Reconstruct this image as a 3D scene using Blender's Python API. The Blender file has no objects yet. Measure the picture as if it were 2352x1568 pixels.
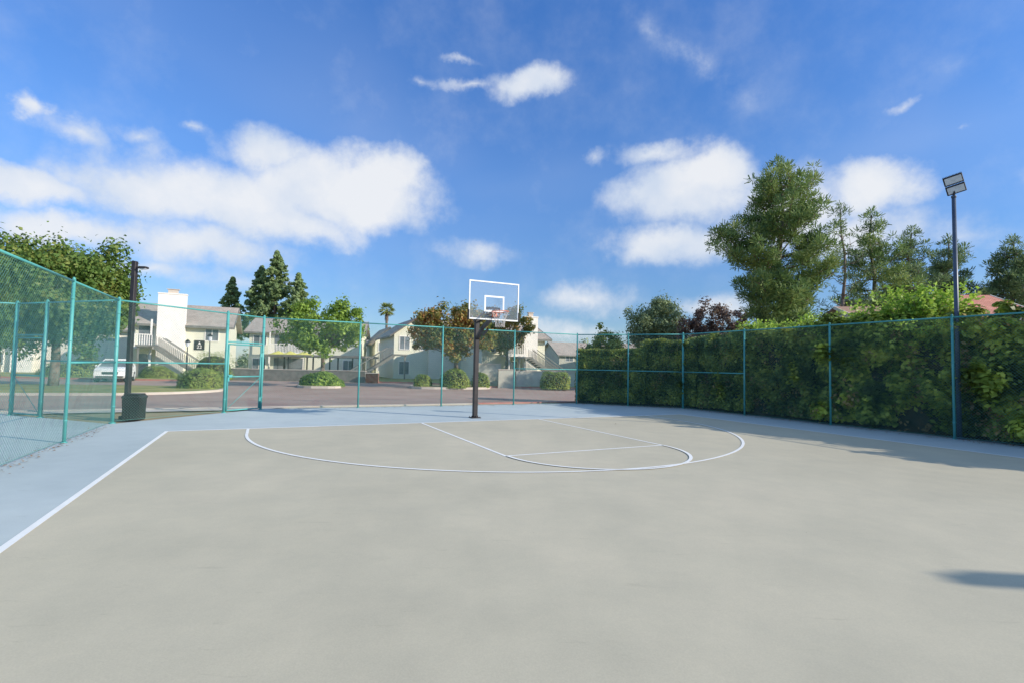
import bpy, math, random
import numpy as np
from mathutils import Vector, Matrix
S=bpy.context.scene; C=S.collection
random.seed(7)
TH=math.radians(26.3); CT,ST=math.cos(TH),math.sin(TH)
MX,MY=-.794,14.535
# court frame: u along the baseline, w from the baseline into the court
def cw(u,w,z=0.0): return Vector((MX+u*CT+w*ST, MY+u*ST-w*CT, z))
# surveyed bearing at a known distance d -> world position
def sv(px,py,d):
    dx=px-1176; dy=py-784; a=dx+dy*.0197; b=dy-dx*.0197
    k=d/(1143.6+.0489*b)
    return Vector((a*k,d,1.6+(56-.9988*b)*k))
def svg(px,py,d,z=-.04):
    v=sv(px,py,d); v.z=z; return v

# ---------------------------------------------------------------- materials
def newmat(name):
    m=bpy.data.materials.new(name); m.use_nodes=True
    nt=m.node_tree; return m,nt,nt.nodes['Principled BSDF']
def link(nt,a,b): nt.links.new(a,b)
def ramp(nt,cols,interp='LINEAR'):
    r=nt.nodes.new('ShaderNodeValToRGB'); cr=r.color_ramp; cr.interpolation=interp
    while len(cr.elements)<len(cols): cr.elements.new(.5)
    for e,(p,c) in zip(cr.elements,cols): e.position=p; e.color=(*c,1)
    return r
def noise(nt,scale,detail=6,rough=.55,vec=None):
    n=nt.nodes.new('ShaderNodeTexNoise'); n.inputs['Scale'].default_value=scale
    n.inputs['Detail'].default_value=detail; n.inputs['Roughness'].default_value=rough
    if vec is not None: link(nt,vec,n.inputs['Vector'])
    return n
def mat_noise(name,c1,c2,scale=4,rough=.8,bump=0,bscale=60,metal=0,lo=.35,hi=.65):
    m,nt,p=newmat(name); tc=nt.nodes.new('ShaderNodeTexCoord')
    n=noise(nt,scale,4,vec=tc.outputs['Object']); r=ramp(nt,[(lo,c1),(hi,c2)])
    link(nt,n.outputs['Fac'],r.inputs[0]); link(nt,r.outputs[0],p.inputs['Base Color'])
    p.inputs['Roughness'].default_value=rough; p.inputs['Metallic'].default_value=metal
    if bump:
        n2=noise(nt,bscale,3,vec=tc.outputs['Object']); b=nt.nodes.new('ShaderNodeBump')
        b.inputs['Strength'].default_value=bump; b.inputs['Distance'].default_value=.02
        link(nt,n2.outputs['Fac'],b.inputs['Height']); link(nt,b.outputs[0],p.inputs['Normal'])
    return m
def mul(nt,a,b,f=1):
    mu=nt.nodes.new('ShaderNodeMix'); mu.data_type='RGBA'; mu.blend_type='MULTIPLY'; mu.inputs[0].default_value=f
    link(nt,a,mu.inputs[6]); link(nt,b,mu.inputs[7]); return mu.outputs[2]
def mat_court(name,base,var,warm):
    m,nt,p=newmat(name); tc=nt.nodes.new('ShaderNodeTexCoord'); o=tc.outputs['Object']
    n1=noise(nt,.17,6,.6,o); r1=ramp(nt,[(.34,base),(.5,var),(.64,warm)]); link(nt,n1.outputs['Fac'],r1.inputs[0])
    n2=noise(nt,1.3,7,.66,o); r2=ramp(nt,[(.3,(.91,.915,.92)),(.7,(1.05,1.04,1.03))]); link(nt,n2.outputs['Fac'],r2.inputs[0])
    n3=noise(nt,90,3,.7,o); r3=ramp(nt,[(.3,(.93,.93,.93)),(.7,(1.04,1.04,1.04))]); link(nt,n3.outputs['Fac'],r3.inputs[0])
    mp=nt.nodes.new('ShaderNodeMapping'); mp.inputs['Scale'].default_value=(.7,4.5,1); mp.inputs['Rotation'].default_value=(0,0,.5); link(nt,o,mp.inputs['Vector'])
    n4=noise(nt,2.2,5,.7,mp.outputs[0]); r4=ramp(nt,[(.28,(.88,.88,.87)),(.38,(1,1,1))]); link(nt,n4.outputs['Fac'],r4.inputs[0])
    n5=noise(nt,7,4,.8,o); r5=ramp(nt,[(.255,(.6,.58,.55)),(.275,(1,1,1))]); link(nt,n5.outputs['Fac'],r5.inputs[0])
    c=mul(nt,mul(nt,mul(nt,mul(nt,r1.outputs[0],r2.outputs[0]),r3.outputs[0]),r4.outputs[0]),r5.outputs[0])
    link(nt,c,p.inputs['Base Color']); p.inputs['Roughness'].default_value=.8; p.inputs['Specular IOR Level'].default_value=.25
    b=nt.nodes.new('ShaderNodeBump'); b.inputs['Strength'].default_value=.2; b.inputs['Distance'].default_value=.003
    link(nt,n3.outputs['Fac'],b.inputs['Height']); link(nt,b.outputs[0],p.inputs['Normal'])
    return m
def mat_leaf(name,dark,mid,light,tr=.28,nscale=.9,gain=1.6,amp=1.5):
    dark,mid,light=[tuple(min(.8,x*gain) for x in c) for c in (dark,mid,light)]
    m,nt,p=newmat(name); tc=nt.nodes.new('ShaderNodeTexCoord'); g=nt.nodes.new('ShaderNodeNewGeometry')
    n=noise(nt,nscale,2,.5,tc.outputs['Object'])
    ma=nt.nodes.new('ShaderNodeMath'); ma.operation='MULTIPLY_ADD'; ma.inputs[1].default_value=.5
    link(nt,g.outputs['Random Per Island'],ma.inputs[0]); 
    mb=nt.nodes.new('ShaderNodeMath'); mb.operation='MULTIPLY_ADD'; mb.inputs[1].default_value=amp; mb.inputs[2].default_value=.25-.5*amp
    link(nt,n.outputs['Fac'],mb.inputs[0]); link(nt,mb.outputs[0],ma.inputs[2])
    r=ramp(nt,[(.1,dark),(.5,mid),(.95,light)]); link(nt,ma.outputs[0],r.inputs[0])
    link(nt,r.outputs[0],p.inputs['Base Color']); p.inputs['Roughness'].default_value=.5
    p.inputs['Specular IOR Level'].default_value=.3
    t=nt.nodes.new('ShaderNodeBsdfTranslucent'); link(nt,r.outputs[0],t.inputs['Color'])
    mx=nt.nodes.new('ShaderNodeMixShader'); mx.inputs[0].default_value=tr
    link(nt,p.outputs[0],mx.inputs[1]); link(nt,t.outputs[0],mx.inputs[2])
    link(nt,mx.outputs[0],nt.nodes['Material Output'].inputs[0]); return m
def mat_siding(name,c1,c2,period=.2):
    m,nt,p=newmat(name); tc=nt.nodes.new('ShaderNodeTexCoord'); o=tc.outputs['Object']
    n=noise(nt,.8,5,.6,o); r=ramp(nt,[(.3,c1),(.7,c2)]); link(nt,n.outputs['Fac'],r.inputs[0])
    w=nt.nodes.new('ShaderNodeTexWave'); w.bands_direction='Z'; w.wave_profile='SAW'; w.inputs['Scale'].default_value=.314/period
    link(nt,o,w.inputs['Vector'])
    r2=ramp(nt,[(0,(.74,.74,.74)),(.12,(1,1,1))]); link(nt,w.outputs['Fac'],r2.inputs[0])
    link(nt,mul(nt,r.outputs[0],r2.outputs[0]),p.inputs['Base Color'])
    p.inputs['Roughness'].default_value=.85; return m
def mat_shingle(name,c1,c2,sx=3.0):
    m,nt,p=newmat(name); tc=nt.nodes.new('ShaderNodeTexCoord'); o=tc.outputs['Object']
    b=nt.nodes.new('ShaderNodeTexBrick'); b.inputs['Scale'].default_value=sx
    b.inputs['Color1'].default_value=(*c1,1); b.inputs['Color2'].default_value=(*c2,1)
    b.inputs['Mortar'].default_value=(c1[0]*.4,c1[1]*.4,c1[2]*.4,1); b.inputs['Mortar Size'].default_value=.02
    link(nt,o,b.inputs['Vector']); n=noise(nt,1.2,5,.7,o); r=ramp(nt,[(.3,(.8,.8,.8)),(.7,(1.15,1.15,1.15))]); link(nt,n.outputs['Fac'],r.inputs[0])
    link(nt,mul(nt,b.outputs['Color'],r.outputs[0]),p.inputs['Base Color'])
    p.inputs['Roughness'].default_value=.9; return m

M_green=mat_court('court_green',(.515,.465,.345),(.56,.505,.375),(.61,.54,.40))
M_blue=mat_court('court_blue',(.44,.50,.50),(.49,.55,.55),(.53,.58,.57))
M_line=mat_noise('line_paint',(.86,.84,.79),(.93,.91,.86),6,.6)
M_ground=mat_noise('dry_ground',(.27,.22,.11),(.44,.34,.19),.3,.95,.4,20)
M_asph=mat_noise('asphalt',(.35,.235,.185),(.42,.295,.24),.35,.9,.3,80)
M_grass=mat_noise('lawn_soil',(.18,.22,.05),(.38,.32,.12),.6,.95,.5,30)
M_conc=mat_noise('concrete',(.54,.46,.38),(.64,.55,.46),1.5,.85,.2,40)
M_redk=mat_noise('red_kerb_paint',(.48,.17,.14),(.55,.26,.22),2,.7)
M_teal=mat_noise('teal_vinyl',(.07,.32,.30),(.11,.40,.37),2,.45)
M_wire=mat_noise('teal_wire',(.10,.29,.25),(.15,.35,.30),2,.5)
M_dark=mat_noise('dark_bronze_steel',(.020,.016,.017),(.04,.032,.031),3,.5)
M_black=mat_noise('black_rubber',(.015,.015,.016),(.03,.03,.03),5,.7)
M_white=mat_noise('white_paint',(.80,.79,.77),(.87,.86,.84),4,.4)
M_orange=mat_noise('rim_orange',(.65,.2,.12),(.72,.26,.16),6,.45)
M_net=mat_noise('net_cord',(.5,.46,.43),(.62,.58,.54),20,.9)
M_bark=mat_noise('bark',(.13,.095,.07),(.27,.21,.16),6,.95,.6,20)
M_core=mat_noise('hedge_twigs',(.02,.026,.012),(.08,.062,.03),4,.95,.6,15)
M_wall=mat_siding('sage_siding',(.74,.71,.55),(.80,.77,.60))
M_wall2=mat_siding('cream_siding',(.80,.73,.61),(.86,.79,.67))
M_stucco=mat_noise('white_stucco',(.87,.81,.72),(.92,.86,.77),2,.9,.2,30)
M_grey=mat_noise('grey_green_stucco',(.46,.44,.36),(.54,.52,.43),2,.9,.2,30)
M_roof=mat_shingle('grey_brown_shingle',(.42,.345,.285),(.52,.435,.36),4)
M_tile=mat_shingle('red_clay_tile',(.62,.22,.14),(.74,.34,.24),4)
M_tileb=mat_shingle('brown_clay_tile',(.40,.24,.17),(.5,.32,.22),4)
M_trim=mat_noise('dark_trim',(.16,.15,.13),(.24,.22,.19),3,.7)
M_litter=mat_leaf('dry_leaves',(.10,.05,.02),(.22,.12,.05),(.35,.22,.08),.1,gain=1.2)
M_plast=mat_noise('dark_plastic',(.016,.013,.014),(.03,.025,.025),4,.6)
M_brick=mat_shingle('brown_brick',(.26,.11,.08),(.34,.16,.11),5)
M_pole=mat_noise('blue_grey_steel',(.05,.07,.11),(.08,.105,.15),3,.4)
L_vine=mat_leaf('vine_leaf',(.05,.066,.012),(.14,.18,.028),(.38,.41,.075),.42,1.3,2.0,2.8)
L_hedge=mat_leaf('clipped_hedge_leaf',(.05,.066,.014),(.12,.15,.028),(.28,.29,.06),.38,1.3,2.0,2.6)
L_brown=mat_leaf('withered_leaf',(.12,.08,.03),(.23,.155,.06),(.38,.28,.11),.3,1.3,1.6,1.6)
L_lime=mat_leaf('lime_shoot_leaf',(.10,.18,.025),(.22,.31,.045),(.37,.45,.08),.4,gain=1.8)
L_orange=mat_leaf('reddish_tip_leaf',(.12,.12,.03),(.28,.19,.05),(.44,.22,.08),.35,gain=1.8)
L_gum=mat_leaf('sweetgum_leaf',(.045,.085,.018),(.095,.155,.035),(.21,.21,.055),.4,.5,1.75)
L_autumn=mat_leaf('autumn_leaf',(.06,.10,.025),(.16,.155,.04),(.33,.14,.05),.4,.7,1.8)
L_green=mat_leaf('bright_green_leaf',(.07,.12,.02),(.14,.21,.036),(.25,.32,.065),.4,.9,1.9)
L_pine=mat_leaf('pine_needles',(.045,.08,.03),(.095,.145,.045),(.20,.225,.07),.33,.35,1.95)
L_pineblue=mat_leaf('blue_pine_needles',(.045,.075,.038),(.085,.125,.055),(.155,.19,.085),.33,.4,2.0)
L_redw=mat_leaf('redwood_needles',(.07,.10,.045),(.12,.165,.07),(.19,.235,.10),.4,.3,2.2)
L_olive=mat_leaf('grey_green_leaf',(.07,.10,.05),(.13,.16,.075),(.21,.24,.12),.3,gain=2.0)
L_purple=mat_leaf('plum_leaf',(.045,.028,.024),(.10,.065,.05),(.17,.12,.075),.3,gain=2.0)
L_bush=mat_leaf('bush_leaf',(.05,.08,.02),(.12,.155,.03),(.23,.24,.06),.3,gain=2.1)
L_far=mat_leaf('distant_leaf',(.08,.10,.06),(.12,.15,.08),(.18,.21,.11),.2,.1,1.9)
L_palm=mat_leaf('palm_frond',(.07,.10,.03),(.14,.17,.045),(.25,.25,.09),.3,gain=1.9)
def mat_glass():
    m,nt,p=newmat('clear_acrylic'); tr=nt.nodes.new('ShaderNodeBsdfTransparent'); tr.inputs[0].default_value=(.95,.96,.97,1)
    gl=nt.nodes.new('ShaderNodeBsdfGlossy'); gl.inputs['Roughness'].default_value=.05; gl.inputs[0].default_value=(.9,.9,.9,1)
    df=nt.nodes.new('ShaderNodeBsdfDiffuse'); df.inputs[0].default_value=(.85,.87,.9,1)
    m0=nt.nodes.new('ShaderNodeMixShader'); m0.inputs[0].default_value=.08; link(nt,tr.outputs[0],m0.inputs[1]); link(nt,df.outputs[0],m0.inputs[2])
    fr=nt.nodes.new('ShaderNodeFresnel'); mx=nt.nodes.new('ShaderNodeMixShader')
    link(nt,fr.outputs[0],mx.inputs[0]); link(nt,m0.outputs[0],mx.inputs[1]); link(nt,gl.outputs[0],mx.inputs[2])
    link(nt,mx.outputs[0],nt.nodes['Material Output'].inputs[0]); return m
M_glass=mat_glass()
M_win=mat_noise('window_glass',(.09,.10,.11),(.24,.26,.28),.8,.12)
M_lens=mat_noise('lamp_lens',(.6,.63,.65),(.74,.76,.78),14,.25)
M_umb=mat_noise('umbrella_cloth',(.6,.55,.1),(.7,.65,.2),3,.8)

# ---------------------------------------------------------------- mesh helpers
class MB:
    def __init__(s): s.v=[]; s.f=[]
    def add(s,vs,fs,mat=None):
        b=len(s.v)
        for p in vs:
            p=Vector(p); s.v.append(tuple(mat@p) if mat is not None else tuple(p))
        for f in fs: s.f.append(tuple(i+b for i in f))
        return s
    def box(s,c,d,mat=None,bev=0):
        x,y,z=c; a,b,e=d[0]/2,d[1]/2,d[2]/2
        if bev:
            t=min(bev,a*.9,b*.9,e*.9); vs=[]
            ring=[(-a+t,-b),(a-t,-b),(a,-b+t),(a,b-t),(a-t,b),(-a+t,b),(-a,b-t),(-a,-b+t)]
            ring2=[(p*(a-t)/a,q*(b-t)/b) for p,q in ring]
            for rr,zz in ((ring2,-e),(ring,-e+t),(ring,e-t),(ring2,e)):
                vs+=[(x+p,y+q,z+zz) for p,q in rr]
            fs=[tuple(range(7,-1,-1)),tuple(range(24,32))]
            for k in range(3):
                for i in range(8): j=(i+1)%8; fs.append((k*8+i,k*8+j,k*8+8+j,k*8+8+i))
            return s.add(vs,fs,mat)
        vs=[(x-a,y-b,z-e),(x+a,y-b,z-e),(x+a,y+b,z-e),(x-a,y+b,z-e),(x-a,y-b,z+e),(x+a,y-b,z+e),(x+a,y+b,z+e),(x-a,y+b,z+e)]
        return s.add(vs,[(0,3,2,1),(4,5,6,7),(0,1,5,4),(1,2,6,5),(2,3,7,6),(3,0,4,7)],mat)
    def tube(s,p0,p1,r0,r1=None,n=8,caps=True):
        r1=r0 if r1 is None else r1; p0=Vector(p0); p1=Vector(p1); d=(p1-p0)
        if d.length<1e-6: return s
        d.normalize(); a=d.orthogonal().normalized(); b=d.cross(a); vs=[]
        for p,r in ((p0,r0),(p1,r1)):
            for i in range(n):
                t=2*math.pi*i/n; vs.append(p+a*(math.cos(t)*r)+b*(math.sin(t)*r))
        fs=[(i,(i+1)%n,n+(i+1)%n,n+i) for i in range(n)]
        if caps: fs+=[tuple(range(n-1,-1,-1)),tuple(range(n,2*n))]
        return s.add(vs,fs)
    def path(s,pts,radii,n=8):
        for i in range(len(pts)-1): s.tube(pts[i],pts[i+1],radii[i],radii[i+1],n)
        return s
    def prism(s,pts,z0,z1,mat=None):
        n=len(pts); vs=[(x,y,z0) for x,y in pts]+[(x,y,z1) for x,y in pts]
        fs=[tuple(range(n-1,-1,-1)),tuple(range(n,2*n))]+[(i,(i+1)%n,n+(i+1)%n,n+i) for i in range(n)]
        return s.add(vs,fs,mat)
    def mesh(s,name,m,smooth=False):
        me=bpy.data.meshes.new(name); me.from_pydata(s.v,[],s.f); me.update()
        if m: me.materials.append(m)
        if smooth: me.polygons.foreach_set('use_smooth',[True]*len(me.polygons))
        return me
def fastmesh(name,V,mat):
    V=np.asarray(V,dtype=np.float32).reshape(-1,3); n=len(V); m=n//4
    me=bpy.data.meshes.new(name); me.vertices.add(n); me.vertices.foreach_set('co',V.ravel())
    me.loops.add(n); me.loops.foreach_set('vertex_index',np.arange(n,dtype=np.int32))
    me.polygons.add(m); me.polygons.foreach_set('loop_start',np.arange(0,n,4,dtype=np.int32))
    me.update(calc_edges=True); me.materials.append(mat); return me
def obj(name,me,parent=None,loc=(0,0,0),rz=0):
    o=bpy.data.objects.new(name,me); C.objects.link(o); o.location=loc; o.rotation_euler[2]=rz
    if parent: o.parent=parent
    return o
def thing(name,label,cat,loc=(0,0,0),rz=0,group=None,me=None):
    o=obj(name,me,None,loc,rz); o['label']=label; o['category']=cat
    if group: o['group']=group
    return o
def part(par,name,mb,mat,smooth=False): return obj(name,mb.mesh(name,mat,smooth),par)
def struct(name,me,label=None):
    o=obj(name,me); o['kind']='structure'; return o

# ---------------------------------------------------------------- ground & court
def sheet(name,pts,z,mat):
    mb=MB(); mb.add([(p[0],p[1],z) for p in pts],[tuple(range(len(pts)))]); return struct(name,mb.mesh(name,mat))
sheet('ground',[(-900,-200),(900,-200),(900,1600),(-900,1600)],-.06,M_ground)
c2=lambda L:[tuple(cw(u,w)[:2]) for u,w in L][::-1]
def area(p):
    return sum(p[i][0]*p[(i+1)%len(p)][1]-p[(i+1)%len(p)][0]*p[i][1] for i in range(len(p)))
def ccw(p): return p if area(p)>0 else p[::-1]
slab=ccw(c2([(-9.05,40),(-9.05,-1.95),(-5.7,-5.5),(6.8,-5.5),(10.1,-2.1),(10.1,40)]))
mb=MB(); mb.prism(slab,-.10,0); struct('court_border',mb.mesh('court_border',M_blue))
slab2=ccw(c2([(-9.05,40),(-9.05,-1.95),(-12.3,-5.5),(-30,-5.5),(-30,40)]))
mb=MB(); mb.prism(slab2,-.10,-.004); struct('adjacent_court',mb.mesh('adjacent_court',M_blue))
sheet('court_surface',ccw(c2([(-7.62,0),(7.62,0),(7.62,40),(-7.62,40)])),.004,M_green)
def line(name,a,b,wd=.06):
    (u0,w0),(u1,w1)=a,b; L=math.hypot(u1-u0,w1-w0); nx,ny=-(w1-w0)/L*wd/2,(u1-u0)/L*wd/2
    sheet(name,ccw(c2([(u0+nx,w0+ny),(u1+nx,w1+ny),(u1-nx,w1-ny),(u0-nx,w0-ny)])),.008,M_line)
line('baseline_marking',(-7.66,0),(7.66,0),.09)
line('sideline_marking',(-7.62,.046),(-7.62,40),.07); line('sideline_marking',(7.62,.046),(7.62,40),.08)
line('lane_marking',(-1.83,.046),(-1.83,5.30)); line('lane_marking',(1.83,.046),(1.83,5.30)); line('free_throw_marking',(-1.86,5.33),(1.86,5.33))
def arc(name,cu,cwv,R,a0,a1,n=72,wd=.06,z=.012):
    mb=MB(); vs=[]
    for i in range(n+1):
        t=a0+(a1-a0)*i/n
        for r in (R-wd/2,R+wd/2):
            p=cw(cu+r*math.cos(t),cwv+r*math.sin(t),z); vs.append(p)
    fs=[(2*i,2*i+2,2*i+3,2*i+1) for i in range(n)]
    mb.add(vs,fs); struct(name,mb.mesh(name,M_line))
arc('three_point_marking',0,1.05,6.02,0,math.pi)
line('three_point_marking',(-6.02,.046),(-6.02,1.05)); line('three_point_marking',(6.02,.046),(6.02,1.05))
arc('free_throw_circle_marking',0,5.36,1.81,0,math.pi,40,z=.016)

# road and islands
sheet('road',ccw(c2([(-70,-6.7),(70,-6.7),(70,-42),(-70,-42)])),-.048,M_asph)
a=ccw(c2([(2.5,-6.45),(60,-6.45),(60,-6.6),(2.5,-6.6)])); mb=MB(); mb.prism(a,-.06,.01); struct('kerb',mb.mesh('kerb',M_redk))
a=ccw(c2([(-60,-6.35),(2.5,-6.35),(2.5,-6.6),(-60,-6.6)])); mb=MB(); mb.prism(a,-.06,.0); struct('kerb',mb.mesh('kerb',M_conc))
def island(name,pts,top=.06,mat=M_grass,kerb=M_conc,kw=.18):
    pts=ccw(pts); cx=sum(p[0] for p in pts)/len(pts); cy=sum(p[1] for p in pts)/len(pts)
    mb=MB(); mb.prism(pts,-.06,top); struct('kerb',mb.mesh('kerb',kerb))
    inn=[]
    for x,y in pts:
        d=math.hypot(x-cx,y-cy); k=(d-kw)/d; inn.append((cx+(x-cx)*k,cy+(y-cy)*k))
    mb=MB(); mb.prism(inn,-.05,top+.012); struct(name,mb.mesh(name,mat))
def rnd(pts,n=2):
    for _ in range(n):
        q=[]
        for i in range(len(pts)):
            a=pts[i]; b=pts[(i+1)%len(pts)]
            q+= [(a[0]*.8+b[0]*.2,a[1]*.8+b[1]*.2),(a[0]*.2+b[0]*.8,a[1]*.2+b[1]*.8)]
        pts=q
    return pts
g=lambda px,d:((px-1176)/1145*d,d)
island('lawn',rnd([g(-160,20.5),g(250,22),g(420,24),g(520,26.5),g(515,29),g(420,29.5),g(-160,27.5)]))
island('lawn',rnd([g(684,31.5),g(790,32),g(790,36),g(690,36)]),.09)
island('lawn',rnd([g(940,33),g(1125,34.5),g(1130,38),g(950,38)]),.09,M_ground)
island('lawn',[g(-300,37.5),g(520,38.5),g(520,48),g(660,48),g(660,90),g(-300,90)],.06,M_grass,M_redk)
island('lawn',[g(845,43),g(955,43),g(1090,40),g(1090,37.5),g(1420,39),g(1420,90),g(845,90)],.06,M_grass,M_redk)
sheet('walkway',ccw(c2([(-12.3,-5.45),(-5.7,-5.45),(-5.0,-6.3),(-13,-6.3)])),-.02,M_conc)

# ---------------------------------------------------------------- fences
def wire_panel(L,z0,z1,p=.0707,r=.0017,seg=.35):
    mb=MB(); H=z1-z0
    for s in (1,-1):
        k=int(-(L+H)/p)
        while k*p<(L+H):
            c=k*p; k+=1
            xa,xb=(-c,H-c) if s==1 else (c-H,c)
            xa=max(0,xa); xb=min(L,xb)
            if xb-xa<.02: continue
            n=max(1,int((xb-xa)/seg+.5)); y=.002*s
            for i in range(n):
                x0=xa+(xb-xa)*i/n; x1=xa+(xb-xa)*(i+1)/n
                mb.tube((x0,y,z0+s*x0+c),(x1,y,z0+s*x1+c),r,r,3,False)
    return mb
_cache={}
def wire_mesh_data(L,z0,z1):
    k=(round(L,1),round(z0,2),round(z1,2))
    if k not in _cache:
        mb=wire_panel(k[0],z0,z1); mb.tube((0,0,z0+.01),(k[0],0,z0+.01),.004,.004,4,False); _cache[k]=mb.mesh('wire_mesh',M_wire)
    return _cache[k],L/k[0]
def fence(pts,label,mids=(),skip=(),name='chain_link_fence',H=3.05,group='chain link fences around the courts',thick=(),zs={}):
    b=cw(*pts[0]); T=thing(name,label,'fence',b,group=group); W=[cw(*p)-b for p in pts]
    for i,p in enumerate(W):
        if i in skip: continue
        r=.042 if i in thick else .03
        mb=MB(); mb.tube(p+Vector((0,0,-.05)),p+Vector((0,0,H+.02)),r,r,10); mb.tube(p+Vector((0,0,H+.02)),p+Vector((0,0,H+.07)),r*1.15,r*.4,10)
        for z in (.4,1.1,1.9,2.7): mb.tube(p+Vector((0,0,z)),p+Vector((0,0,z+.025)),r*1.18,r*1.18,10)
        mb.tube(p+Vector((0,0,-.004)),p+Vector((0,0,.02)),r*2,r*1.6,10)
        part(T,'post',mb,M_teal,True)
    for i in range(len(W)-1):
        a,c=W[i],W[i+1]; d=(c-a); L=d.length
        mb=MB(); mb.tube(a+Vector((0,0,H-.01)),c+Vector((0,0,H-.01)),.021,.021,8); part(T,'top_rail',mb,M_teal,True)
        if i in mids:
            mb=MB(); mb.tube(a+Vector((0,0,1.5)),c+Vector((0,0,1.5)),.02,.02,8); part(T,'middle_rail',mb,M_teal,True)
        me,sc=wire_mesh_data(L,zs.get(i,.04),H-.01)
        o=obj('wire_mesh',me,T,a,math.atan2(d.y,d.x)); o.scale[0]=sc
    return T
fence([(-9.05,-2.1),(-9.05,1.2),(-9.05,4.4),(-9.05,7.6),(-9.05,10.8)],'tall teal chain link fence dividing the two courts',mids=(0,),thick=(0,))
fence([(-9.05,-2.1),(-6.8,-4.3),(-5.8,-5.2)],'short teal chain link fence run holding a walk gate',mids=(0,),skip=(0,),thick=(1,2),zs={1:2.2})
fence([(-5.8,-5.2),(-2.67,-5.2),(.45,-5.2),(3.58,-5.2),(6.7,-5.2)],'long teal chain link fence facing the road behind the hoop',mids=(3,),skip=(0,))
fence([(6.7,-5.2),(8.25,-3.6),(9.8,-2.0)],'angled teal chain link fence at the court corner by the hedge',mids=(0,1),skip=(0,),thick=(2,))
fence([(9.8,-2.0),(9.8,.95),(9.8,4.0),(9.8,7.05),(9.8,10.1),(9.8,13.15)],'long teal chain link fence in front of the vine hedge',mids=(0,),skip=(0,))
fence([(-9.05,-2.1),(-11.0,-4.05),(-11.9,-4.95),(-15,-5.2)],'teal chain link fence at the corner of the neighbouring court',mids=(0,),skip=(0,),thick=(1,2),zs={1:2.2})
def gate(a,b,label):
    A=cw(*a); B=cw(*b); d=B-A; L=d.length-.16; T=thing('gate',label,'gate',A+d.normalized()*.08,math.atan2(d.y,d.x),group='walk gates in the court fence')
    mb=MB(); r=.022
    for p,q in (((0,0,.06),(0,0,2.1)),((L,0,.06),(L,0,2.1)),((0,0,.06),(L,0,.06)),((0,0,2.1),(L,0,2.1)),((0,0,1.1),(L,0,1.1)),((0,0,.1),(L,0,1.05))): mb.tube(p,q,r if q[2]!=1.05 else .008,None,8)
    part(T,'frame',mb,M_teal,True)
    part(T,'wire_mesh',wire_panel(L,.06,2.1),M_wire)
    mb=MB(); mb.box((.05,-.04,1.12),(.12,.05,.09),bev=.01); mb.tube((-.06,-.05,1.15),(.14,-.05,1.15),.012); mb.box((.0,-.03,1.02),(.07,.04,.14),bev=.01); part(T,'latch',mb,M_teal)
    for z in (.35,1.8):
        mb=MB(); mb.tube((L+.03,0,z-.06),(L+.03,0,z+.06),.03); part(T,'hinge',mb,M_teal)
    mb=MB(); mb.tube((-.05,0,2.17),(L+.05,0,2.17),.022); part(T,'transom_rail',mb,M_teal)
gate((-6.8,-4.3),(-5.8,-5.2),'closed teal chain link walk gate with latch')
gate((-11.0,-4.05),(-11.9,-4.95),'teal chain link walk gate of the neighbouring court')

# ---------------------------------------------------------------- basketball hoop
H0=thing('basketball_hoop','black pole basketball hoop with clear framed backboard and orange rim','basketball hoop',cw(.10,-.88),TH)
mb=MB(); mb.box((0,0,1.5),(.135,.135,3.0),bev=.012); mb.box((0,0,3.01),(.16,.16,.03)); part(H0,'pole',mb,M_dark)
mb=MB(); mb.box((0,0,.01),(.30,.30,.02),bev=.004)
for sx in(-1,1):
    for sy in(-1,1): mb.tube((.12*sx,.12*sy,.02),(.12*sx,.12*sy,.05),.012)
    mb.box((.09*sx,0,.045),(.04,.012,.05)); mb.box((0,.09*sx,.045),(.012,.04,.05))
part(H0,'base_plate',mb,M_dark)
mb=MB()
def beam(mb,a,b,w,h):
    a=Vector(a); b=Vector(b); d=b-a; q=d.to_track_quat('Y','Z').to_matrix().to_4x4(); mb.box((0,0,0),(w,d.length,h),Matrix.Translation((a+b)/2)@q)
for sx in (-.1,.1):
    beam(mb,(sx,.02,2.94),(sx-.12,-1.46,3.22),.025,.05)
beam(mb,(0,-.05,2.42),(-.05,-.62,2.74),.10,.08); beam(mb,(-.03,-.55,2.72),(-.12,-1.44,2.95),.10,.09)
beam(mb,(0,-.5,2.5),(-.02,-.9,2.66),.05,.05)
mb.box((-.12,-1.47,3.2),(.42,.04,.05)); mb.box((-.12,-1.47,2.95),(.42,.04,.05)); mb.box((-.31,-1.47,3.08),(.04,.04,.3)); mb.box((.07,-1.47,3.08),(.04,.04,.3))
part(H0,'support_arm',mb,M_dark)
OX=-.12
mb=MB(); bw,bz0,bz1,by=.765,2.86,3.94,-1.54
mb.box((OX,by,bz1-.018),(2*bw,.04,.036)); mb.box((OX,by,bz0+.018),(2*bw,.04,.036))
mb.box((OX-bw+.016,by,(bz0+bz1)/2),(.032,.04,bz1-bz0-.073)); mb.box((OX+bw-.016,by,(bz0+bz1)/2),(.032,.04,bz1-bz0-.073))
part(H0,'backboard_frame',mb,M_white)
mb=MB(); mb.box((OX,by,(bz0+bz1)/2),(2*bw-.066,.012,bz1-bz0-.076)); part(H0,'backboard_glass',mb,M_glass)
mb=MB(); y=by-.010
for c,d in (((OX,y,3.52),(.61,.005,.045)),((OX,y,3.11),(.61,.005,.045)),((OX-.2825,y,3.315),(.045,.005,.36)),((OX+.2825,y,3.315),(.045,.005,.36))): mb.box(c,d)
part(H0,'target_square',mb,M_white)
for sx in(-1,1):
    mb=MB(); mb.box((OX+sx*(bw+.004),by-.004,2.98),(.045,.07,.28),bev=.015); part(H0,'corner_padding',mb,M_black)
rc=Vector((OX,by-.41,3.07)); mb=MB(); n=32
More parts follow.
